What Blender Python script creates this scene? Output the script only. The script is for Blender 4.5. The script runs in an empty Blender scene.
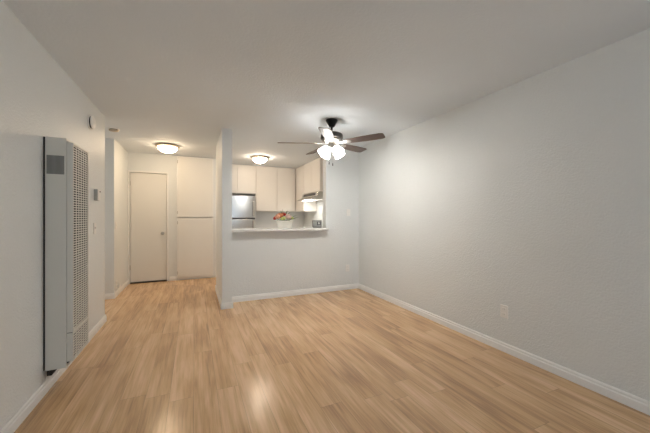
import bpy, bmesh, math, random
from mathutils import Vector, Matrix
random.seed(7)
S = bpy.context.scene
COL = S.collection
R = math.radians

# ------------------------------------------------------------------ camera, world, exposure, daylight
cd = bpy.data.cameras.new('camera'); cam = bpy.data.objects.new('camera', cd); COL.objects.link(cam)
cd.sensor_width = 36.0; cd.lens = 295.0 / 650 * 36; cd.clip_start = 0.02
cam.location = (0, 0, 1.25); cam.rotation_euler = (R(90), 0, R(-24)); S.camera = cam
S.view_settings.view_transform = 'Standard'; S.view_settings.look = 'None'
S.view_settings.gamma = 1; S.view_settings.use_curve_mapping = False
S.view_settings.exposure = 1.12
w = bpy.data.worlds.new('sky'); S.world = w; w.use_nodes = True
w.node_tree.nodes['Background'].inputs[0].default_value = (.82, .90, 1.0, 1)
w.node_tree.nodes['Background'].inputs[1].default_value = .4
def area(name, loc, rot, sx, sy, power, col):
    l = bpy.data.lights.new(name, 'AREA'); l.shape = 'RECTANGLE'; l.size = sx; l.size_y = sy
    l.energy = power; l.color = col
    o = bpy.data.objects.new(name, l); COL.objects.link(o); o.location = loc; o.rotation_euler = rot
    return o
DAY = area('window_daylight', (.85, -1.78, 1.15), (R(90), 0, 0), 2.3, 2.0, 6.5, (.72, .87, 1.0))
PAS = area('passage_fill_light', (-2.57, 4.85, 1.45), (R(90), 0, R(-90)), .8, 1.1, 1.8, (1.0, .92, .80))  # added fill that brightens the passage; its source is not seen
FAN_E, BULB_E, HALL_E, KIT_E = 10.0, 205.0, 19.0, 25.0
FAN_C, HALL_C, KIT_C = (1, .96, .91), (1, .755, .50), (1, .81, .62)

# ------------------------------------------------------------------ materials
def mat(name, col, rough=.5, metal=0.0, emit=None, es=0, spec=.5, coat=0):
    m = bpy.data.materials.new(name); m.use_nodes = True
    b = m.node_tree.nodes['Principled BSDF']
    b.inputs['Base Color'].default_value = (*col, 1); b.inputs['Roughness'].default_value = rough
    b.inputs['Metallic'].default_value = metal; b.inputs['Specular IOR Level'].default_value = spec
    b.inputs['Coat Weight'].default_value = coat
    if emit: b.inputs['Emission Color'].default_value = (*emit, 1); b.inputs['Emission Strength'].default_value = es
    return m
def nodes(m): return m.node_tree.nodes, m.node_tree.links, m.node_tree.nodes['Principled BSDF']
def bump(m, scale, strength, dist=.002, detail=3, stretch=None):
    n, l, b = nodes(m)
    tc = n.new('ShaderNodeTexCoord'); mp = n.new('ShaderNodeMapping'); l.new(tc.outputs['Object'], mp.inputs[0])
    if stretch: mp.inputs['Scale'].default_value = stretch
    t = n.new('ShaderNodeTexNoise'); t.inputs['Scale'].default_value = scale; t.inputs['Detail'].default_value = detail
    l.new(mp.outputs[0], t.inputs['Vector'])
    bp = n.new('ShaderNodeBump'); bp.inputs['Strength'].default_value = strength; bp.inputs['Distance'].default_value = dist
    l.new(t.outputs[0], bp.inputs['Height']); l.new(bp.outputs[0], b.inputs['Normal'])
    return m
def mottle(m, c1, c2, scale=3, stretch=None):
    n, l, b = nodes(m)
    tc = n.new('ShaderNodeTexCoord'); mp = n.new('ShaderNodeMapping'); l.new(tc.outputs['Object'], mp.inputs[0])
    if stretch: mp.inputs['Scale'].default_value = stretch
    t = n.new('ShaderNodeTexNoise'); t.inputs['Scale'].default_value = scale; t.inputs['Detail'].default_value = 5
    l.new(mp.outputs[0], t.inputs['Vector'])
    r = n.new('ShaderNodeValToRGB'); r.color_ramp.elements[0].position = .35; r.color_ramp.elements[1].position = .65
    r.color_ramp.elements[0].color = (*c1, 1); r.color_ramp.elements[1].color = (*c2, 1)
    l.new(t.outputs[0], r.inputs[0]); l.new(r.outputs[0], b.inputs['Base Color'])
    return m
WALL = bump(mottle(mat('wall_paint', (.81, .835, .83), .42), (.80, .825, .82), (.82, .845, .84), 1.5), 80, .7, .006, 2)
CEIL = bump(mottle(mat('ceiling_paint', (.80, .855, .90), .75, spec=.3), (.79, .845, .89), (.81, .865, .91), 1.2), 60, .35, .005, 3)
TRIM = bump(mat('trim_paint', (.92, .92, .90), .32), 20, .1)
DOORM = bump(mat('door_paint', (.85, .84, .80), .36), 30, .12)
CABM = bump(mat('cabinet_paint', (.86, .83, .78), .34), 30, .12)
PANEL = bump(mat('heater_enamel', (.77, .765, .71), .42), 40, .08)
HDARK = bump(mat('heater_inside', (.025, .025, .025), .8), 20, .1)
PLATE = mottle(mat('rating_plate', (.3, .3, .3), .5, .6), (.25, .25, .24), (.30, .30, .29), 30, (1, 1, .1))
PLAST = bump(mat('white_plastic', (.91, .90, .87), .35), 30, .05)
GPLAST = bump(mat('grey_plastic', (.17, .17, .16), .45), 30, .1)
LPLAST = bump(mat('light_grey_plastic', (.5, .5, .48), .45), 30, .1)
DARKP = bump(mat('dark_plastic', (.02, .02, .02), .35), 30, .1)
COUNT = mottle(mat('counter_laminate', (.8, .79, .76), .25), (.77, .76, .73), (.83, .82, .79), 40)
STEEL = bump(mottle(mat('stainless_steel', (.62, .62, .61), .24, 1.0), (.57, .57, .56), (.66, .66, .65), 6, (40, 40, .6)), 8, .05, .001, 2, (60, 60, 1))
BRUSH = bump(mottle(mat('brushed_metal', (.55, .53, .5), .32, 1.0), (.5, .48, .45), (.6, .58, .55), 20), 50, .05)
NICKEL = bump(mottle(mat('warm_nickel', (.5, .43, .33), .35, .9), (.45, .38, .29), (.55, .47, .37), 20), 50, .05)
BLACK = bump(mat('black_metal', (.012, .011, .011), .3, .6), 30, .05)
GUN = bump(mottle(mat('gunmetal', (.09, .085, .08), .3, .8), (.08, .075, .07), (.11, .105, .1), 20), 50, .05)
BLADE = bump(mottle(mat('walnut_blade', (.10, .068, .055), .5, coat=.03), (.075, .05, .042), (.13, .09, .075), 5, (1.5, 14, 14)), 60, .08)
SHADE = bump(mat('frosted_glass_shade', (.9, .9, .88), .4, emit=FAN_C, es=FAN_E), 30, .05)
BULB = bump(mat('lit_bulb', (.9, .9, .88), .4, emit=FAN_C, es=BULB_E), 30, .05)
HBOWL = bump(mat('hall_glass_bowl', (.9, .88, .84), .3, emit=HALL_C, es=HALL_E), 30, .05)
KBOWL = bump(mat('kitchen_glass_bowl', (.9, .88, .84), .3, emit=KIT_C, es=KIT_E), 30, .05)
HOODL = bump(mat('hood_lamp_lens', (.9, .9, .88), .3, emit=(1, .95, .88), es=14), 30, .05)
CERAM = bump(mottle(mat('cream_ceramic', (.78, .74, .64), .35), (.82, .79, .70), (.90, .87, .79), 12), 40, .1)
SOIL = mottle(mat('floral_foam', (.03, .05, .02), .9), (.02, .04, .015), (.05, .07, .03), 60)
def petal(name, c): return mottle(mat(name, c, .6), tuple(x * .8 for x in c), tuple(min(1, x * 1.15) for x in c), 50)
P_RED, P_OR, P_PE, P_PINK, P_YG = petal('red_petals', (.62, .05, .03)), petal('orange_petals', (.80, .28, .13)), petal('peach_petals', (.85, .42, .27)), petal('pink_petals', (.83, .60, .52)), petal('lime_petals', (.62, .66, .22))
LEAF = petal('green_leaf', (.13, .24, .06)); LEAFD = petal('olive_leaf', (.16, .15, .05)); STEMM = petal('green_stem', (.16, .26, .08))
TILE = bump(mat('kitchen_paint', (.74, .75, .74), .35), 60, .3, .003)

def floor_mat():
    m = mat('oak_planks', (.4, .27, .18), .34, spec=.32); n, l, b = nodes(m)
    tc = n.new('ShaderNodeTexCoord')
    sp = n.new('ShaderNodeSeparateXYZ'); l.new(tc.outputs['Object'], sp.inputs[0])
    cb = n.new('ShaderNodeCombineXYZ'); l.new(sp.outputs[1], cb.inputs[0]); l.new(sp.outputs[0], cb.inputs[1])
    def M(op, a, b_=None, v=None):
        x = n.new('ShaderNodeMath'); x.operation = op; l.new(a, x.inputs[0])
        if b_ is not None: l.new(b_, x.inputs[1])
        if v is not None: x.inputs[1].default_value = v
        return x.outputs[0]
    W, L = .152, 1.22
    rx = M('DIVIDE', sp.outputs[0], v=W); row = M('FLOOR', rx); fx = M('FRACT', rx)
    wn = n.new('ShaderNodeTexWhiteNoise'); wn.noise_dimensions = '1D'; l.new(row, wn.inputs['W'])
    yy = M('ADD', M('DIVIDE', sp.outputs[1], v=L), wn.outputs[0]); ci = M('FLOOR', yy); fy = M('FRACT', yy)
    idv = n.new('ShaderNodeCombineXYZ'); l.new(row, idv.inputs[0]); l.new(ci, idv.inputs[1])
    w2 = n.new('ShaderNodeTexWhiteNoise'); w2.noise_dimensions = '2D'; l.new(idv.outputs[0], w2.inputs['Vector'])
    # grain: stretched noise, offset per plank
    off = n.new('ShaderNodeVectorMath'); off.operation = 'SCALE'; l.new(w2.outputs['Color'], off.inputs[0]); off.inputs['Scale'].default_value = 20
    add = n.new('ShaderNodeVectorMath'); add.operation = 'ADD'; l.new(tc.outputs['Object'], add.inputs[0]); l.new(off.outputs[0], add.inputs[1])
    mp = n.new('ShaderNodeMapping'); mp.inputs['Scale'].default_value = (17, 1.1, 1); l.new(add.outputs[0], mp.inputs[0])
    g = n.new('ShaderNodeTexNoise'); g.inputs['Scale'].default_value = 1.0; g.inputs['Detail'].default_value = 6; g.inputs['Distortion'].default_value = 1.1; l.new(mp.outputs[0], g.inputs['Vector'])
    mp2 = n.new('ShaderNodeMapping'); mp2.inputs['Scale'].default_value = (90, 3.5, 1); l.new(add.outputs[0], mp2.inputs[0])
    g2 = n.new('ShaderNodeTexNoise'); g2.inputs['Scale'].default_value = 1.0; g2.inputs['Detail'].default_value = 4; l.new(mp2.outputs[0], g2.inputs['Vector'])
    mp3 = n.new('ShaderNodeMapping'); mp3.inputs['Scale'].default_value = (5, 1.4, 1); l.new(add.outputs[0], mp3.inputs[0])
    g3 = n.new('ShaderNodeTexNoise'); g3.inputs['Scale'].default_value = 1.0; g3.inputs['Detail'].default_value = 3; l.new(mp3.outputs[0], g3.inputs['Vector'])
    s1 = M('MULTIPLY', g.outputs[0], v=.62); s2 = M('MULTIPLY', g2.outputs[0], v=.38); s3 = M('MULTIPLY', w2.outputs['Value'], v=.12); s4 = M('MULTIPLY', g3.outputs[0], v=.5)
    tot = M('ADD', M('ADD', s1, s2), M('ADD', s3, s4))
    r = n.new('ShaderNodeValToRGB'); e = r.color_ramp.elements
    e[0].position = .56; e[0].color = (.36, .215, .112, 1); e[1].position = 1.0; e[1].color = (.84, .575, .345, 1)
    x = e.new(.80); x.color = (.65, .412, .220, 1)
    l.new(tot, r.inputs[0])
    # seams
    def edge(f, wd):
        a = M('LESS_THAN', f, v=wd); b2 = M('GREATER_THAN', f, v=1 - wd); return M('MAXIMUM', a, b2)
    sm = M('MAXIMUM', edge(fx, .008), edge(fy, .0012))
    mx = n.new('ShaderNodeMix'); mx.data_type = 'RGBA'; l.new(M('MULTIPLY', sm, v=.35), mx.inputs[0]); l.new(r.outputs[0], mx.inputs[6]); mx.inputs[7].default_value = (.09, .055, .035, 1)
    l.new(mx.outputs[2], b.inputs['Base Color'])
    hb = M('SUBTRACT', M('ADD', s2, M('MULTIPLY', g.outputs[0], v=.3)), M('MULTIPLY', sm, v=.3))
    bp = n.new('ShaderNodeBump'); bp.inputs['Strength'].default_value = .6; bp.inputs['Distance'].default_value = .0014
    l.new(hb, bp.inputs['Height']); l.new(bp.outputs[0], b.inputs['Normal'])
    rr = M('ADD', M('MULTIPLY', g2.outputs[0], v=.14), v=.13); l.new(rr, b.inputs['Roughness'])
    return m
FLOORM = floor_mat()
def glass_mat():
    m = bpy.data.materials.new('window_glass'); m.use_nodes = True; n = m.node_tree.nodes; l = m.node_tree.links
    n.clear(); o = n.new('ShaderNodeOutputMaterial'); t = n.new('ShaderNodeBsdfTransparent'); g = n.new('ShaderNodeBsdfGlossy')
    g.inputs['Roughness'].default_value = .02; mx = n.new('ShaderNodeMixShader'); mx.inputs[0].default_value = .06
    l.new(t.outputs[0], mx.inputs[1]); l.new(g.outputs[0], mx.inputs[2]); l.new(mx.outputs[0], o.inputs[0]); return m
GLASS = glass_mat()

# ------------------------------------------------------------------ mesh helpers
def bx(bm, x0, y0, z0, x1, y1, z1):
    v = [bm.verts.new(p) for p in ((x0, y0, z0), (x1, y0, z0), (x1, y1, z0), (x0, y1, z0), (x0, y0, z1), (x1, y0, z1), (x1, y1, z1), (x0, y1, z1))]
    for f in ((0, 3, 2, 1), (4, 5, 6, 7), (0, 1, 5, 4), (1, 2, 6, 5), (2, 3, 7, 6), (3, 0, 4, 7)): bm.faces.new([v[i] for i in f])
def lathe(bm, prof, n=32, M=None, cap=True):
    rings = []
    for r, z in prof:
        if r < 1e-6: rings.append([bm.verts.new((0, 0, z))])
        else: rings.append([bm.verts.new((r * math.cos(2 * math.pi * k / n), r * math.sin(2 * math.pi * k / n), z)) for k in range(n)])
    for a, b in zip(rings, rings[1:]):
        for k in range(n):
            k2 = (k + 1) % n
            if len(a) == 1 and len(b) == 1: continue
            if len(a) == 1: bm.faces.new((a[0], b[k], b[k2]))
            elif len(b) == 1: bm.faces.new((a[k], b[0], a[k2]))
            else: bm.faces.new((a[k], b[k], b[k2], a[k2]))
    if M is not None: bmesh.ops.transform(bm, matrix=M, verts=[v for r in rings for v in r])
def tube(bm, pts, r, n=8):
    pts = [Vector(p) for p in pts]; rings = []
    for i, p in enumerate(pts):
        d = (pts[min(i + 1, len(pts) - 1)] - pts[max(i - 1, 0)]).normalized()
        a = d.orthogonal().normalized(); b = d.cross(a)
        if rings:
            a = (prev - d * prev.dot(d)).normalized(); b = d.cross(a)
        prev = a
        rr = r[i] if isinstance(r, (list, tuple)) else r
        rings.append([bm.verts.new(p + a * rr * math.cos(2 * math.pi * k / n) + b * rr * math.sin(2 * math.pi * k / n)) for k in range(n)])
    for a, b in zip(rings, rings[1:]):
        for k in range(n): bm.faces.new((a[k], a[(k + 1) % n], b[(k + 1) % n], b[k]))
    bm.faces.new(rings[0][::-1]); bm.faces.new(rings[-1])
def prism(bm, poly, axis, a, b):
    """poly: 2-D outline, extruded from a to b along axis (0 x, 1 y, 2 z)"""
    def P(u, v, w): return ((w, u, v), (u, w, v), (u, v, w))[axis]
    A = [bm.verts.new(P(u, v, a)) for u, v in poly]; B = [bm.verts.new(P(u, v, b)) for u, v in poly]
    bm.faces.new(A); bm.faces.new(B[::-1])
    for i in range(len(poly)):
        j = (i + 1) % len(poly); bm.faces.new((A[i], B[i], B[j], A[j]))
def obj(name, bm, m, parent=None, bevel=0, smooth=False, label=None):
    bmesh.ops.recalc_face_normals(bm, faces=bm.faces)
    me = bpy.data.meshes.new(name); bm.to_mesh(me); bm.free(); me.materials.append(m)
    if smooth:
        me.polygons.foreach_set('use_smooth', [True] * len(me.polygons)); me.set_sharp_from_angle(angle=R(40))
    o = bpy.data.objects.new(name, me); COL.objects.link(o)
    if parent: o.parent = parent
    if bevel:
        b = o.modifiers.new('bevel', 'BEVEL'); b.width = bevel; b.segments = 2; b.limit_method = 'ANGLE'
    if label: o['label'] = label
    return o
def B(name, dims, m, parent=None, bevel=0, label=None):
    bm = bmesh.new()
    for d in ([dims] if not isinstance(dims[0], (list, tuple)) else dims): bx(bm, *d)
    return obj(name, bm, m, parent, bevel, label=label)
def struct(o): o['kind'] = 'structure'; return o
def thing(name, label, cat, loc=(0, 0, 0), rz=0, group=None):
    o = bpy.data.objects.new(name, None); COL.objects.link(o); o.empty_display_size = .1
    o.location = loc; o.rotation_euler = (0, 0, rz); o['label'] = label; o['category'] = cat
    if group: o['group'] = group
    return o
def dup(root, loc, rz, label, group=None):
    r = root.copy(); COL.objects.link(r); r.location = loc; r.rotation_euler = (0, 0, rz); r['label'] = label
    if group: r['group'] = group
    for ch in list(root.children):
        c = ch.copy(); COL.objects.link(c); c.parent = r
        for g in ch.children:
            d = g.copy(); COL.objects.link(d); d.parent = c
    return r

# ------------------------------------------------------------------ room shell
CH = 2.44
XR, XL, YB = 2.63, -.965, 4.47
YREAR = -1.7
struct(B('floor', (-2.72, YREAR - .12, -.1, 2.75, 7.39, 0), FLOORM))
struct(B('ceiling', (-2.72, YREAR - .12, CH, 2.75, 7.39, CH + .1), CEIL))
struct(B('wall_right', (XR, YREAR - .12, 0, 2.75, 7.39, CH), WALL))
struct(B('wall_left', (-1.085, YREAR - .12, 0, XL, 4.27, CH), WALL))
struct(B('wall_passage_front', (-2.6, 4.15, 0, -1.085, 4.27, CH), WALL))
struct(B('wall_passage_left', [(-2.72, 4.15, 0, -2.6, 4.45, CH), (-2.72, 5.25, 0, -2.6, 5.54, CH), (-2.72, 4.45, 0, -2.6, 5.25, .9), (-2.72, 4.45, 2.0, -2.6, 5.25, CH)], WALL))
bm = bmesh.new()
for d_ in ((-2.70, 4.45, .9, -2.64, 4.49, 2.0), (-2.70, 5.21, .9, -2.64, 5.25, 2.0), (-2.70, 4.49, .9, -2.64, 5.21, .94), (-2.70, 4.49, 1.96, -2.64, 5.21, 2.0)): bx(bm, *d_)
fr2 = struct(obj('added_passage_window', bm, TRIM)); B('pane', (-2.672, 4.48, .93, -2.668, 5.22, 1.97), GLASS, fr2)  # unseen window, added to go with the passage fill light
struct(B('wall_closet_back', (-1.23, 6.86, 0, .38, 6.98, CH), WALL)); struct(B('wall_closet_left', (-1.23, 6.58, 0, -1.11, 6.86, CH), WALL))
struct(B('wall_passage_back', (-2.6, 5.42, 0, -1.11, 5.54, CH), WALL))
struct(B('wall_hall_left', (-1.23, 5.54, 0, -1.11, 6.58, CH), WALL))
DX0, DX1, DZ = -1.082, -.474, 2.075          # hall door opening
CX0, CX1 = -.275, .345                        # closet opening
struct(B('wall_hall_back', [(-1.11, 6.46, 0, DX0, 6.58, CH), (DX1, 6.46, 0, CX0, 6.58, CH), (CX1, 6.46, 0, .50, 6.58, CH),
       (DX0, 6.46, DZ, DX1, 6.58, CH), (CX0, 6.46, 2.415, CX1, 6.58, CH), (CX0, 6.46, 0, CX1, 6.58, .05)], WALL))
struct(B('wall_kitchen_left', (.38, 6.58, 0, .50, 7.27, CH), WALL))
struct(B('wall_kitchen_back', (.38, 7.27, 0, XR, 7.39, CH), TILE))
struct(B('wall_divider', (.35, 4.20, 0, .478, 5.35, CH), WALL))
XO = 2.008
struct(B('wall_back', [(.478, YB, 0, XO, 4.60, 1.02), (XO, YB, 0, XR, 4.60, CH)], WALL))
WX0, WX1, WZ = -.35, 2.05, 2.08
struct(B('wall_rear', [(XL, YREAR - .12, 0, WX0, YREAR, CH), (WX1, YREAR - .12, 0, XR, YREAR, CH), (WX0, YREAR - .12, WZ, WX1, YREAR, CH)], WALL))
bm = bmesh.new()
for a, b_ in ((WX0, WX0 + .05), (WX1 - .05, WX1), ((WX0 + WX1) / 2 - .03, (WX0 + WX1) / 2 + .03)): bx(bm, a, YREAR - .10, 0, b_, YREAR - .03, WZ)
for a, b_ in ((0, .05), (WZ - .05, WZ)): bx(bm, WX0 + .05, YREAR - .10, a, WX1 - .05, YREAR - .03, b_)
fr = struct(obj('window_1', bm, TRIM)); B('pane', (WX0 + .04, YREAR - .068, .04, WX1 - .04, YREAR - .062, WZ - .04), GLASS, fr)

# baseboards: stepped profile; (start, end, normal) runs
BH = .082
PROF = [(0, 0), (.015, 0), (.015, .052), (.010, .060), (.010, .072), (.004, BH), (0, BH)]
def base(name, runs):
    bm = bmesh.new()
    for axis, fixed, sgn, a, b_ in runs:     # axis the run follows; fixed coordinate of the wall face; sgn towards room
        poly = [(fixed + sgn * t, z) for t, z in PROF]
        if axis == 'y': prism(bm, poly, 1, a, b_)
        else: prism(bm, poly, 0, a, b_)
    return struct(obj(name, bm, TRIM))
base('baseboard_right', [('y', XR, -1, YREAR, YB - .015)])
base('baseboard_left', [('y', XL, 1, YREAR, 4.285), ('x', 4.27, 1, -2.6, XL)])
base('baseboard_back', [('x', YB, -1, .493, XR)])
base('baseboard_divider', [('y', .35, -1, 4.185, 5.365), ('x', 4.20, -1, .35, .493), ('y', .478, 1, 4.20, YB - .015), ('x', 5.35, 1, .35, .478)])
base('baseboard_passage', [('x', 5.42, -1, -2.6, -1.095)])
base('baseboard_hall_left', [('y', -1.11, 1, 5.42, 6.445)])
base('baseboard_hall_back', [('x', 6.46, -1, DX1 + .045, CX0 - .03)])
base('baseboard_rear', [('x', YREAR, 1, XL + .015, WX0), ('x', YREAR, 1, WX1, XR - .015)])
# hall door with casing, hinges and knob
struct(B('door_gap_shade', (DX0 + .001, 6.462, 0, DX1 - .001, 6.56, .012), DARKP))  # black strip standing in for the shade in the gap under the door
dr = struct(B('door_1', (DX0 + .006, 6.478, .024, DX1 - .006, 6.515, DZ - .006), DOORM, bevel=.002))
for z in (.30, 1.87):
    bm = bmesh.new(); tube(bm, [(DX0 + .004, 6.472, z - .045), (DX0 + .004, 6.472, z + .045)], .006); obj('hinge', bm, BRUSH, dr, smooth=True)
bm = bmesh.new()
lathe(bm, [(0, 0), (.032, 0), (.030, .008), (.012, .012), (.011, .035), (.024, .042), (.029, .055), (.024, .068), (0, .071)], 20,
      Matrix.Translation((-.548, 6.478, .925)) @ Matrix.Rotation(R(90), 4, 'X'))
obj('door_knob', bm, BRUSH, dr, smooth=True)
def casing(name, x0, x1, z1, z0=0, w=.028, y=6.46):
    bm = bmesh.new(); t = .013
    bx(bm, x0 - w, y - t, z0, x0, y, z1 + w); bx(bm, x1, y - t, z0, x1 + w, y, z1 + w); bx(bm, x0, y - t, z1, x1, y, z1 + w)
    return struct(obj(name, bm, TRIM, bevel=.002))
casing('trim_1', DX0, DX1, DZ, w=.026)
# closet in the same wall: frame with an upper and a lower door
cl = thing('hall_closet', 'built-in white hall closet with an upper and a lower flat door beside the hall door', 'closet', (.035, 6.46, 0))
ox = -.035
bm = bmesh.new(); w_ = .024
bx(bm, CX0 - w_ + ox, -.012, .045, CX0 + ox, 0, CH - .004); bx(bm, CX1 + ox, -.012, .045, CX1 + w_ + ox, 0, CH - .004)
bx(bm, CX0 + ox, -.012, 2.41, CX1 + ox, 0, CH - .004); bx(bm, CX0 + ox, -.012, .02, CX1 + ox, 0, .055)
bx(bm, CX0 + ox + .001, .010, 1.215, CX1 + ox - .001, .05, 1.245)
obj('frame', bm, TRIM, cl, .002)
for z0, z1 in ((1.240, 2.412), (.056, 1.222)):
    d_ = B('door', (CX0 + ox - .008, -.033, z0, CX1 + ox + .006, -.013, z1), DOORM, cl, .002)
    for hz in (z0 + .09, z1 - .09):
        bm = bmesh.new(); tube(bm, [(CX0 + ox - .013, -.018, hz - .03), (CX0 + ox - .013, -.018, hz + .03)], .005); obj('hinge', bm, BRUSH, d_, smooth=True)

# ------------------------------------------------------------------ breakfast bar
bar = B('breakfast_bar', (.481, 4.34, 1.028, 2.004, 4.78, 1.062), COUNT, bevel=.006)
bar['label'] = 'long white bar countertop resting on the half wall of the kitchen opening'; bar['category'] = 'counter'

# ------------------------------------------------------------------ wall heater
HY0, HY1 = 2.70, 3.05
ht = thing('wall_heater', 'tall grey enamel wall furnace with slotted front grille on the left wall', 'heater', (-.965, 2.875, .16))
X0, Z0 = -.965, .16
def L(x, y, z): return (x + .965, y - 2.875, z - .16)
def LB(name, d, m, p, bv=0, label=None):
    dd = [d] if not isinstance(d[0], (list, tuple)) else d
    return B(name, [L(*q[:3]) + L(*q[3:]) for q in dd], m, p, bv, label)
# casing: back box with open front
LB('casing', [(X0 + .008, HY0, .16, -.838, HY0 + .012, 1.815), (X0 + .008, HY1 - .012, .16, -.838, HY1, 1.815),
              (X0 + .008, HY0 + .012, 1.80, -.838, HY1 - .012, 1.815), (X0 + .008, HY0 + .012, .16, -.838, HY1 - .012, .172)], PANEL, ht, .002)
LB('back_plate', (X0 + .0005, HY0 - .004, .165, X0 + .0075, HY1 + .004, 1.812), HDARK, ht)
# front cover frame that carries the grille
FX0, FX1 = -.837, -.800
LB('front_frame', [(FX0, HY0 + .004, .20, FX1, HY0 + .016, 1.787), (FX0, HY1 - .014, .20, FX1, HY1 - .004, 1.787),
                   (FX0, HY0 + .016, 1.775, FX1, HY1 - .014, 1.787), (FX0, HY0 + .016, .20, FX1, HY1 - .014, .212),
                   (FX0, HY0 + .016, .402, FX1 + .002, HY1 - .014, .422)], PANEL, ht, .0015)
LB('burner_shade_box', [(X0 + .014, HY0 + .03, .18, -.8375, HY1 - .03, 1.77), (-.8375, HY0 + .018, .214, FX1 - .008, HY1 - .016, .40), (-.8375, HY0 + .018, .424, FX1 - .008, HY1 - .016, 1.773)], HDARK, ht)  # near-black fill close behind the grille stands in for shade in the slots
def grille(name, z0, z1, pitch=.0178):
    bm = bmesh.new(); n = int((z1 - z0) / pitch); p = (z1 - z0) / n
    for i in range(n):
        z = z0 + p * i + p * .3
        prism(bm, [(FX1 - .0005, z), (FX1 - .0005, z + .0075), (FX1 - .006, z + .0075), (FX1 - .006, z + .006), (FX1 - .002, z + .006), (FX1 - .002, z)], 1, HY0 + .017, HY1 - .015)
    k = 6; wd = (HY1 - .015) - (HY0 + .017)
    for j in range(1, k):
        y = HY0 + .017 + wd * j / k; bx(bm, FX1 - .0022, y - .006, z0, FX1 - .0003, y + .006, z1)
    bmesh.ops.translate(bm, verts=bm.verts, vec=(.965, -2.875, -.16))
    obj(name, bm, PANEL, ht)
grille('upper_grille', .423, 1.774); grille('lower_grille', .213, .401)
LB('rating_plate', (-.948, HY0 - .0015, 1.552, -.850, HY0 + .001, 1.685), PLATE, ht, label='dark grey mesh plate')
LB('seam', (FX0 + .002, HY0 + .0034, .405, FX1 - .004, HY0 + .0042, .409), HDARK, ht)
LB('gap_shade_box', (X0 + .0155, HY0 + .006, .120, X0 + .042, HY1 - .02, .159), HDARK, ht)  # dark block standing in for the shadowed gap below the casing

# ------------------------------------------------------------------ small wall fittings
def outlet(loc, rz, label, w=.072, h=.116):
    t = thing('power_outlet', label, 'outlet', loc, rz)     # local: +Y out of the wall is -Y
    B('cover_plate', (-w / 2, -.0085, -h / 2, w / 2, 0, h / 2), PLAST, t, .002)
    for z in (-.024, .024):
        s = B('socket', (-.017, -.0105, z - .014, .017, -.0085, z + .014), PLAST, t, .001)
        bm = bmesh.new()
        for x in (-.007, .007): bx(bm, x - .0016, -.0112, z - .006, x + .0016, -.0105, z + .005)
        obj('slot', bm, LPLAST, s)
    return t
def switch(loc, rz, label):
    t = thing('light_switch', label, 'light switch', loc, rz)
    B('cover_plate', (-.036, -.007, -.058, .036, 0, .058), PLAST, t, .002)
    bm = bmesh.new(); prism(bm, [(-.007, -.012), (-.016, .009), (-.007, .012)], 0, -.005, .005)
    obj('toggle', bm, PLAST, t)
    return t
outlet((XR, 1.82, .371), R(-90), 'white double power outlet low on the bare right wall')
outlet((2.41, YB, .366), 0, 'white power outlet low on the wall right of the breakfast bar')
switch((2.43, YB, 1.318), 0, 'white light switch on the wall right of the kitchen opening')
switch((XL, 3.865, 1.124), R(90), 'white light switch below the thermostat on the left wall')
switch((-1.11, 5.52, 1.11), R(90), 'white light switch on the side wall next to the hall door')
t = outlet((-1.11, 5.56, .185), R(90), 'white outlet with a plug-in adapter just above the hall baseboard')
B('plug_adapter', (-.022, -.05, -.058, .022, -.0116, -.002), PLAST, t, .004)
t = thing('thermostat', 'small white box thermostat on the left wall near the corner', 'thermostat', (XL, 3.885, 1.48), R(90))
B('body', (-.042, -.032, -.06, .042, 0, .06), LPLAST, t, .003, label='grey housing')
B('cover', (-.042, -.040, -.058, .042, -.032, .058), PLAST, t, .003)
B('dial', (.006, -.043, .030, .028, -.040, .044), DARKP, t)
t = thing('wall_alarm', 'round white alarm with a dark vent ring high on the left wall', 'alarm', (XL, 3.70, 2.205), 0)
RM = Matrix.Rotation(R(90), 4, 'Y')
bm = bmesh.new(); lathe(bm, [(0, 0), (.072, 0), (.072, .008), (.068, .012), (0, .012)], 32, RM); obj('mounting_base', bm, PLAST, t, smooth=True)
bm = bmesh.new(); lathe(bm, [(0, .012), (.060, .012), (.060, .024), (0, .024)], 32, RM); obj('vent_ring', bm, DARKP, t, smooth=True, label='dark vent ring')
bm = bmesh.new(); lathe(bm, [(0, .024), (.067, .024), (.067, .031), (.055, .040), (0, .043)], 32, RM); obj('cover', bm, PLAST, t, smooth=True)
t = thing('smoke_detector', 'small round beige smoke detector on the hall ceiling', 'smoke detector', (-.989, 4.819, CH))
bm = bmesh.new(); lathe(bm, [(0, 0), (.066, 0), (.066, -.010), (0, -.010)], 32); obj('mounting_base', bm, PLAST, t, smooth=True)
bm = bmesh.new(); lathe(bm, [(0, -.010), (.050, -.010), (.050, -.017), (0, -.017)], 32); obj('vent_ring', bm, DARKP, t, smooth=True)
bm = bmesh.new(); lathe(bm, [(0, -.017), (.058, -.017), (.054, -.030), (.035, -.036), (0, -.037)], 32); obj('cover', bm, NICKEL, t, smooth=True)

# ------------------------------------------------------------------ flush ceiling lights
def flush(loc, bowl, label, rad=.186):
    t = thing('ceiling_light', label, 'ceiling light', loc)
    bm = bmesh.new(); lathe(bm, [(0, 0), (rad * .93, 0), (rad, -.012), (rad * .985, -.026), (rad * .90, -.034), (rad * .80, -.040), (rad * .80, -.030), (0, -.028)], 48)
    obj('rim', bm, NICKEL, t, smooth=True)
    bm = bmesh.new(); a = rad * .80; pr = [(a, -.036)]
    for k in range(1, 10):
        th = math.pi / 2 * k / 10; pr.append((a * math.cos(th), -.036 - .090 * math.sin(th)))
    pr.append((0, -.126)); lathe(bm, pr, 48); obj('glass_bowl', bm, bowl, t, smooth=True, label='lit frosted glass bowl')
    bm = bmesh.new(); lathe(bm, [(0, -.125), (.009, -.127), (.009, -.134), (.004, -.141), (0, -.142)], 16); obj('finial', bm, NICKEL, t, smooth=True)
    return t
flush((-.398, 5.574, CH), HBOWL, 'flush ceiling light with a nickel rim and lit bowl in front of the hall door')
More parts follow.
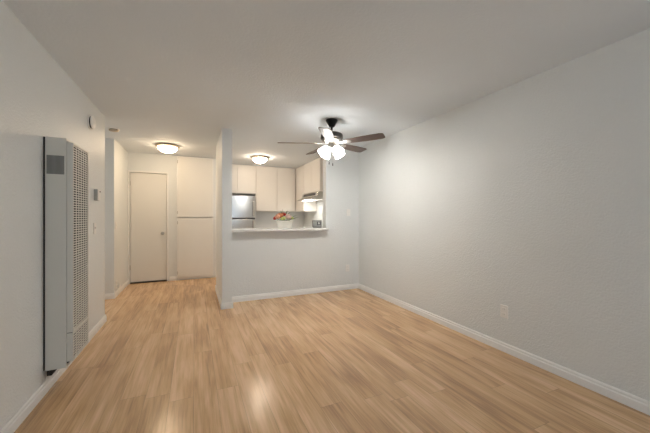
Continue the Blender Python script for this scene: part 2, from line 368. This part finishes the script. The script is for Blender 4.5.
flush((1.212, 5.919, CH), KBOWL, 'flush ceiling light with a nickel rim and lit bowl over the kitchen', .172)

# ------------------------------------------------------------------ ceiling fan
FZ = 2.44
fan = thing('ceiling_fan', 'five-blade ceiling fan with dark brown blades and four lit glass shades', 'ceiling fan', (1.557, 3.293, CH), R(-24))
bm = bmesh.new(); lathe(bm, [(0, 0), (.073, 0), (.073, -.014), (.064, -.030), (.045, -.062), (.034, -.084), (.016, -.090), (0, -.090)], 32); obj('canopy', bm, BLACK, fan, smooth=True)
bm = bmesh.new(); lathe(bm, [(0, -.088), (.013, -.088), (.013, -.135), (.028, -.140), (.028, -.158), (0, -.158)], 20); obj('downrod', bm, BLACK, fan, smooth=True)
bm = bmesh.new(); lathe(bm, [(0, -.150), (.040, -.152), (.105, -.163), (.132, -.178), (.138, -.198), (.138, -.230), (.128, -.240), (0, -.240)], 40); obj('motor_housing', bm, GUN, fan, smooth=True)
bm = bmesh.new(); lathe(bm, [(0, -.241), (.115, -.241), (.118, -.262), (.085, -.282), (.060, -.290), (0, -.290)], 40); obj('lower_housing', bm, BRUSH, fan, smooth=True)
bm = bmesh.new(); lathe(bm, [(0, -.290), (.038, -.291), (.052, -.305), (.052, -.345), (.036, -.362), (.018, -.372), (.010, -.388), (0, -.390)], 32); obj('light_kit_hub', bm, BRUSH, fan, smooth=True)
BZ = -.288
def blade_bm():
    bm = bmesh.new(); out = []
    L0, L1 = .185, .66
    def hw(u): return .052 + .018 * min(1, u / .55)
    top = [(L0 + (L1 - L0) * u, hw(u)) for u in (0, .25, .5, .75, .90)]
    tip = [(L1 - .010, .060), (L1, .040), (L1, -.040), (L1 - .010, -.060)]
    poly = top + tip + [(x, -y) for x, y in reversed(top)]
    prism(bm, poly, 2, -.003, .003)
    return bm
def iron_bm():
    bm = bmesh.new()
    pts = [(.085, .015), (.12, .013), (.15, .018), (.178, .034), (.215, .042), (.245, .030), (.258, 0)]
    poly = pts + [(x, -y) for x, y in reversed(pts[:-1])]
    prism(bm, poly, 2, -.0075, -.0035)
    return bm
bl_me = ir_me = None
for k in range(5):
    a = R(-26 + 72 * k)
    M = Matrix.Translation((0, 0, BZ)) @ Matrix.Rotation(R(-1.8), 4, 'Y') @ Matrix.Rotation(a, 4, 'Z') @ Matrix.Rotation(R(-12), 4, 'X')
    if k == 0:
        b0 = obj('blade', blade_bm(), BLADE, fan, .0015); i0 = obj('blade_arm', iron_bm(), BRUSH, b0, .001)
        b = b0
    else:
        b = b0.copy(); COL.objects.link(b); b.parent = fan; i = i0.copy(); COL.objects.link(i); i.parent = b
    b.matrix_local = M
for k in range(4):
    a = R(-52 + 90 * k)
    tilt = R(42)
    M = Matrix.Rotation(a, 4, 'Z') @ Matrix.Translation((.052, 0, -.330)) @ Matrix.Rotation(-tilt, 4, 'Y')
    bm = bmesh.new(); lathe(bm, [(0, 0), (.020, -.004), (.024, -.018), (.028, -.022), (.028, -.034), (0, -.034)], 20, M); h = obj('shade_holder', bm, BRUSH, fan, smooth=True)
    bm = bmesh.new()
    lathe(bm, [(.026, -.030), (.040, -.045), (.050, -.068), (.053, -.092), (.058, -.112), (.068, -.128), (.065, -.128), (.055, -.110), (.050, -.090), (.046, -.068), (.036, -.047), (.020, -.034)], 28, M)
    sh = obj('glass_shade', bm, SHADE, fan, smooth=True, label='lit frosted tulip shade')
    bm = bmesh.new(); lathe(bm, [(0, -.034), (.012, -.036), (.014, -.055), (.026, -.075), (.028, -.090), (.020, -.106), (0, -.112)], 20, M)
    obj('bulb', bm, BULB, sh, smooth=True)
for x, y, z in ((.012, -.030, -.535), (-.032, -.012, -.515)):
    bm = bmesh.new(); tube(bm, [(x, y, -.355), (x, y, z)], .0012, 6); c = obj('pull_chain', bm, BRUSH, fan, smooth=True)
    bm = bmesh.new(); lathe(bm, [(0, 0), (.003, -.002), (.0065, -.020), (.005, -.034), (0, -.036)], 12, Matrix.Translation((x, y, z))); obj('pull', bm, GUN, c, smooth=True)

# ------------------------------------------------------------------ kitchen
def cabinet(label, dims, front, splits, gap=.007):
    """dims x0,y0,z0,x1,y1,z1; front '-y' or '-x'; splits = door edges along the face"""
    x0, y0, z0, x1, y1, z1 = dims; T = .019
    c = thing('kitchen_cabinet', label, 'cabinet', ((x0 + x1) / 2, (y0 + y1) / 2, z0), 0, None)
    cx, cy = (x0 + x1) / 2, (y0 + y1) / 2
    def q(a): return (a[0] - cx, a[1] - cy, a[2] - z0, a[3] - cx, a[4] - cy, a[5] - z0)
    if front == '-y': B('body', q((x0, y0 + T, z0, x1, y1, z1)), CABM, c, .0015)
    else: B('body', q((x0 + T, y0, z0, x1, y1, z1)), CABM, c, .0015)
    for a, b_ in splits:
        if front == '-y': d = (a + gap / 2, y0, z0 + .014, b_ - gap / 2, y0 + T - .001, z1 - .03)
        else: d = (x0, a + gap / 2, z0 + .014, x0 + T - .001, b_ - gap / 2, z1 - .03)
        B('door', q(d), CABM, c, .002)
    return c
G = .002
cabinet('white upper cabinet with two short doors above the steel fridge', (.502, 6.95, 1.775, 1.325, 7.268, CH - G), '-y', [(.515, .905), (.905, 1.31)])
cabinet('tall white upper cabinet with two doors between fridge and kitchen corner', (1.327, 6.95, 1.372, 2.298, 7.268, CH - G), '-y', [(1.34, 1.83), (1.83, 2.245)])
cabinet('white corner upper cabinet with one narrow door beyond the range hood', (2.30, 6.366, 1.372, 2.628, 7.268, CH - G), '-x', [(6.375, 6.90)])
cabinet('white upper cabinet with two short doors above the range hood', (2.30, 5.40, 1.755, 2.628, 6.364, CH - G), '-x', [(5.41, 5.885), (5.885, 6.355)])
def base_unit(label, dims, front, splits):
    x0, y0, x1, y1 = dims; c = thing('base_cabinet', label, 'cabinet', ((x0 + x1) / 2, (y0 + y1) / 2, 0)); cx, cy = (x0 + x1) / 2, (y0 + y1) / 2
    if front == '-y': B('body', (x0 - cx, y0 + .02 - cy, 0, x1 - cx, y1 - cy, .868), CABM, c)
    else: B('body', (x0 + .02 - cx, y0 - cy, 0, x1 - cx, y1 - cy, .868), CABM, c)
    for a, b_ in splits:
        if front == '-y': B('door', (a + .003 - cx, y0 - cy, .10, b_ - .003 - cx, y0 + .019 - cy, .86), CABM, c, .002)
        else: B('door', (x0 - cx, a + .003 - cy, .10, x0 + .019 - cx, b_ - .003 - cy, .86), CABM, c, .002)
base_unit('white base cabinet against the kitchen back wall right of the fridge', (1.36, 6.66, 1.99, 7.268), '-y', [(1.36, 1.67), (1.67, 1.98)])
base_unit('white base cabinet along the kitchen right wall below the range hood', (2.0, 4.64, 2.628, 7.268), '-x', [(4.64, 5.18), (5.18, 5.72), (5.72, 6.26), (6.26, 6.64)])
wt = B('worktop', [(1.35, 6.64, .870, 1.98, 7.268, .905), (1.98, 4.62, .870, 2.628, 7.268, .905)], COUNT, bevel=.003)
wt['label'] = 'L-shaped white kitchen worktop on the base cabinets beyond the bar'; wt['category'] = 'worktop'
# fridge
f = thing('refrigerator', 'stainless steel top-freezer refrigerator at the left end of the kitchen', 'refrigerator', (.905, 6.90, 0))
B('cabinet_body', (-.345, -.275, .02, .345, .335, 1.695), GUN, f, .004, label='dark grey body')
def fdoor(z0, z1):
    bm = bmesh.new(); pts = []
    n = 12
    for k in range(n + 1):
        u = -.345 + .69 * k / n; s = 2 * k / n - 1; pts.append((u, -.325 - .018 * (1 - abs(s) ** 3)))
    pts += [(.345, -.28), (-.345, -.28)]
    prism(bm, pts, 2, z0, z1); return obj('door', bm, STEEL, f, .004, smooth=True)
for z0, z1, h0, h1 in ((1.222, 1.698, 1.26, 1.58), (.06, 1.190, .72, 1.15)):
    d = fdoor(z0, z1)
    bm = bmesh.new(); X = .298
    tube(bm, [(X, -.333, h0), (X, -.375, h0 + .02), (X, -.382, h0 + .06), (X, -.382, h1 - .06), (X, -.375, h1 - .02), (X, -.333, h1)], .012, 10); obj('door_handle', bm, BRUSH, d, smooth=True)
B('toe_grille', (-.33, -.27, 0, .33, -.25, .019), DARKP, f)
# range hood
hd = thing('range_hood', 'stainless range hood with black vent and light under the kitchen cabinet', 'range hood', (2.63, 5.88, 1.60))
y0, y1 = -.44, .47
bm = bmesh.new(); prism(bm, [(-.002, .153), (-.36, .153), (-.39, .06), (-.49, .012), (-.49, .0), (-.002, 0)], 1, y0, y1); obj('hood_body', bm, STEEL, hd, .003)
bm = bmesh.new(); prism(bm, [(-.3605, .135), (-.3675, .133), (-.3845, .085), (-.3775, .087)], 1, y0 + .10, y1 - .10); obj('vent_slot', bm, DARKP, hd, label='black vent strip')
B('lamp_lens', (-.42, .05, -.010, -.27, .30, 0), HOODL, hd, .003, label='lit lamp lens')
B('grease_filter', (-.24, y0 + .08, -.006, -.05, y1 - .08, 0), BRUSH, hd)
# grey countertop device of unknown kind
t = thing('countertop_device', 'small grey device with dark display at the right end of the bar', 'appliance', (1.925, 4.66, 1.062), R(-14))
bm = bmesh.new(); prism(bm, [(-.055, .012), (.05, .012), (.05, .125), (-.028, .125)], 0, -.078, .078); obj('body', bm, GPLAST, t, .005)
B('base', (-.072, -.05, 0, .072, .046, .012), DARKP, t, label='black base')
sl = math.atan2(.027, .113)
bm = bmesh.new(); bx(bm, -.008, -.0015, -.032, .062, .0015, .034)
o = obj('display', bm, DARKP, t, .001, label='black display window'); o.location = (0, -.0425, .070); o.rotation_euler = (-sl, 0, 0)
bm = bmesh.new(); bx(bm, .022, -.0022, -.012, .032, -.0014, .022)
bm2 = obj('indicator', bm, BRUSH, o)

# flower arrangement
fa = thing('flower_arrangement', 'cream tapered planter of orange, red and pink flowers standing on the bar', 'flowers', (1.33, 4.58, 1.062), R(-12))
bm = bmesh.new()
def ring(hw, hd_, z): return [bm.verts.new((x, y, z)) for x, y in ((-hw, -hd_), (hw, -hd_), (hw, hd_), (-hw, hd_))]
rs = [ring(.092, .055, 0), ring(.136, .078, .125), ring(.128, .070, .125), ring(.120, .064, .105)]
bm.faces.new(rs[0])
for a, b_ in zip(rs, rs[1:]):
    for k in range(4): bm.faces.new((a[k], a[(k + 1) % 4], b_[(k + 1) % 4], b_[k]))
bm.faces.new(rs[-1]); obj('planter', bm, CERAM, fa, .003)
bm = bmesh.new(); lathe(bm, [(0, .135), (.06, .132), (.098, .118), (.105, .100), (0, .100)], 20); bmesh.ops.scale(bm, vec=(1.05, .52, 1), verts=bm.verts); obj('foam', bm, SOIL, fa, smooth=True)
def bloom(r, m, loc, ruffle=6):
    """a full round flower head: spiral rows of cupped petals standing out of a closed core"""
    bm = bmesh.new(); ph = random.uniform(0, 6)
    lathe(bm, [(0, r * .70)] + [(r * .74 * math.sin(math.pi * k / 8), r * .70 * math.cos(math.pi * k / 8)) for k in range(1, 8)] + [(0, -r * .70)], 16)
    for row, (el, n, sz) in enumerate(((72, 3, .42), (48, 6, .48), (22, ruffle + 2, .52), (-4, ruffle + 3, .52))):
        for k in range(n):
            az = 2 * math.pi * (k + .5 * (row % 2)) / n + ph + random.uniform(-.12, .12); grid = []
            for i in range(4):
                v = i / 3; line = []
                for j in range(5):
                    u = j / 4 * 2 - 1
                    e = R(el) + (v - .35) * .75 * sz * 1.6; wd = sz * 1.5 * math.sin(math.pi * (v * .62 + .22)) / max(.35, math.cos(R(el)))
                    rad = r * (.72 + .30 * v + .08 * (1 - u * u)) 
                    A = az + u * wd * .62
                    line.append(bm.verts.new((rad * math.cos(e) * math.cos(A), rad * math.cos(e) * math.sin(A), rad * math.sin(e))))
                grid.append(line)
            for i in range(3):
                for j in range(4): bm.faces.new((grid[i][j], grid[i][j + 1], grid[i + 1][j + 1], grid[i + 1][j]))
    M = Matrix.Translation(loc) @ Vector((loc[0], loc[1] - .04, .16)).to_track_quat('Z', 'Y').to_matrix().to_4x4()
    bmesh.ops.transform(bm, matrix=M, verts=bm.verts)
    o = obj('bloom', bm, m, fa, smooth=True); s = o.modifiers.new('thick', 'SOLIDIFY'); s.thickness = .0015
    return o
for r, m, loc in ((.030, P_RED, (-.150, -.01, .155)), (.026, P_RED, (-.130, .035, .175)), (.046, P_PE, (-.105, -.035, .180)), (.045, P_OR, (-.060, -.02, .195)),
                  (.038, P_OR, (-.075, .045, .205)), (.030, P_YG, (-.015, -.062, .155)), (.026, P_YG, (-.045, -.066, .148)), (.028, P_RED, (.0, .0, .215)), (.028, P_OR, (-.022, .03, .225)),
                  (.044, P_PINK, (.045, -.035, .175)), (.038, P_PINK, (.085, -.01, .165)), (.032, P_PINK, (.060, .035, .195)), (.024, P_YG, (.118, -.03, .160))):
    bloom(r, m, loc)
def leaf(p0, p1, wd, m, name='leaf'):
    bm = bmesh.new(); p0 = Vector(p0); p1 = Vector(p1); d = p1 - p0; s = d.cross(Vector((0, 0, 1))).normalized(); prev = None
    for i in range(9):
        v = i / 8; c = p0 + d * v + Vector((0, 0, .10 * d.length * math.sin(v * math.pi))); h = wd * 1.5 * math.sin(math.pi * (v * .92 + .04))
        row = [bm.verts.new(c - s * h), bm.verts.new(c + Vector((0, 0, -h * .3))), bm.verts.new(c + s * h)]
        if prev:
            for j in range(2): bm.faces.new((prev[j], prev[j + 1], row[j + 1], row[j]))
        prev = row
    o = obj(name, bm, m, fa, smooth=True); q = o.modifiers.new('thick', 'SOLIDIFY'); q.thickness = .0012
for p0, p1, wd, m in (((-.01, 0, .15), (-.035, 0, .315), .016, LEAFD), ((0, 0, .15), (.045, .01, .285), .020, LEAFD), ((-.02, 0, .15), (-.06, .02, .280), .016, LEAF),
                      ((.10, 0, .14), (.225, -.01, .170), .014, LEAF), ((.09, 0, .15), (.195, .01, .205), .013, LEAF), ((.09, -.02, .14), (.180, -.03, .150), .013, LEAF),
                      ((-.05, -.03, .13), (-.13, -.06, .105), .014, LEAF), ((.0, -.03, .13), (-.04, -.085, .125), .016, LEAF), ((.04, -.03, .13), (.07, -.085, .125), .016, LEAF),
                      ((.02, .02, .15), (.09, .05, .26), .014, LEAF)):
    leaf(p0, p1, wd, m)
bm = bmesh.new()
for a in ((-.15, -.01, .14), (-.09, -.03, .16), (-.05, .02, .19), (.01, .01, .2), (.055, -.03, .17), (.085, .01, .15), (.11, -.03, .15), (-.125, .035, .16)):
    tube(bm, [(a[0] * .4, a[1] * .4, .11), a], .003, 6)
obj('stem', bm, STEMM, fa)['kind'] = 'stuff'
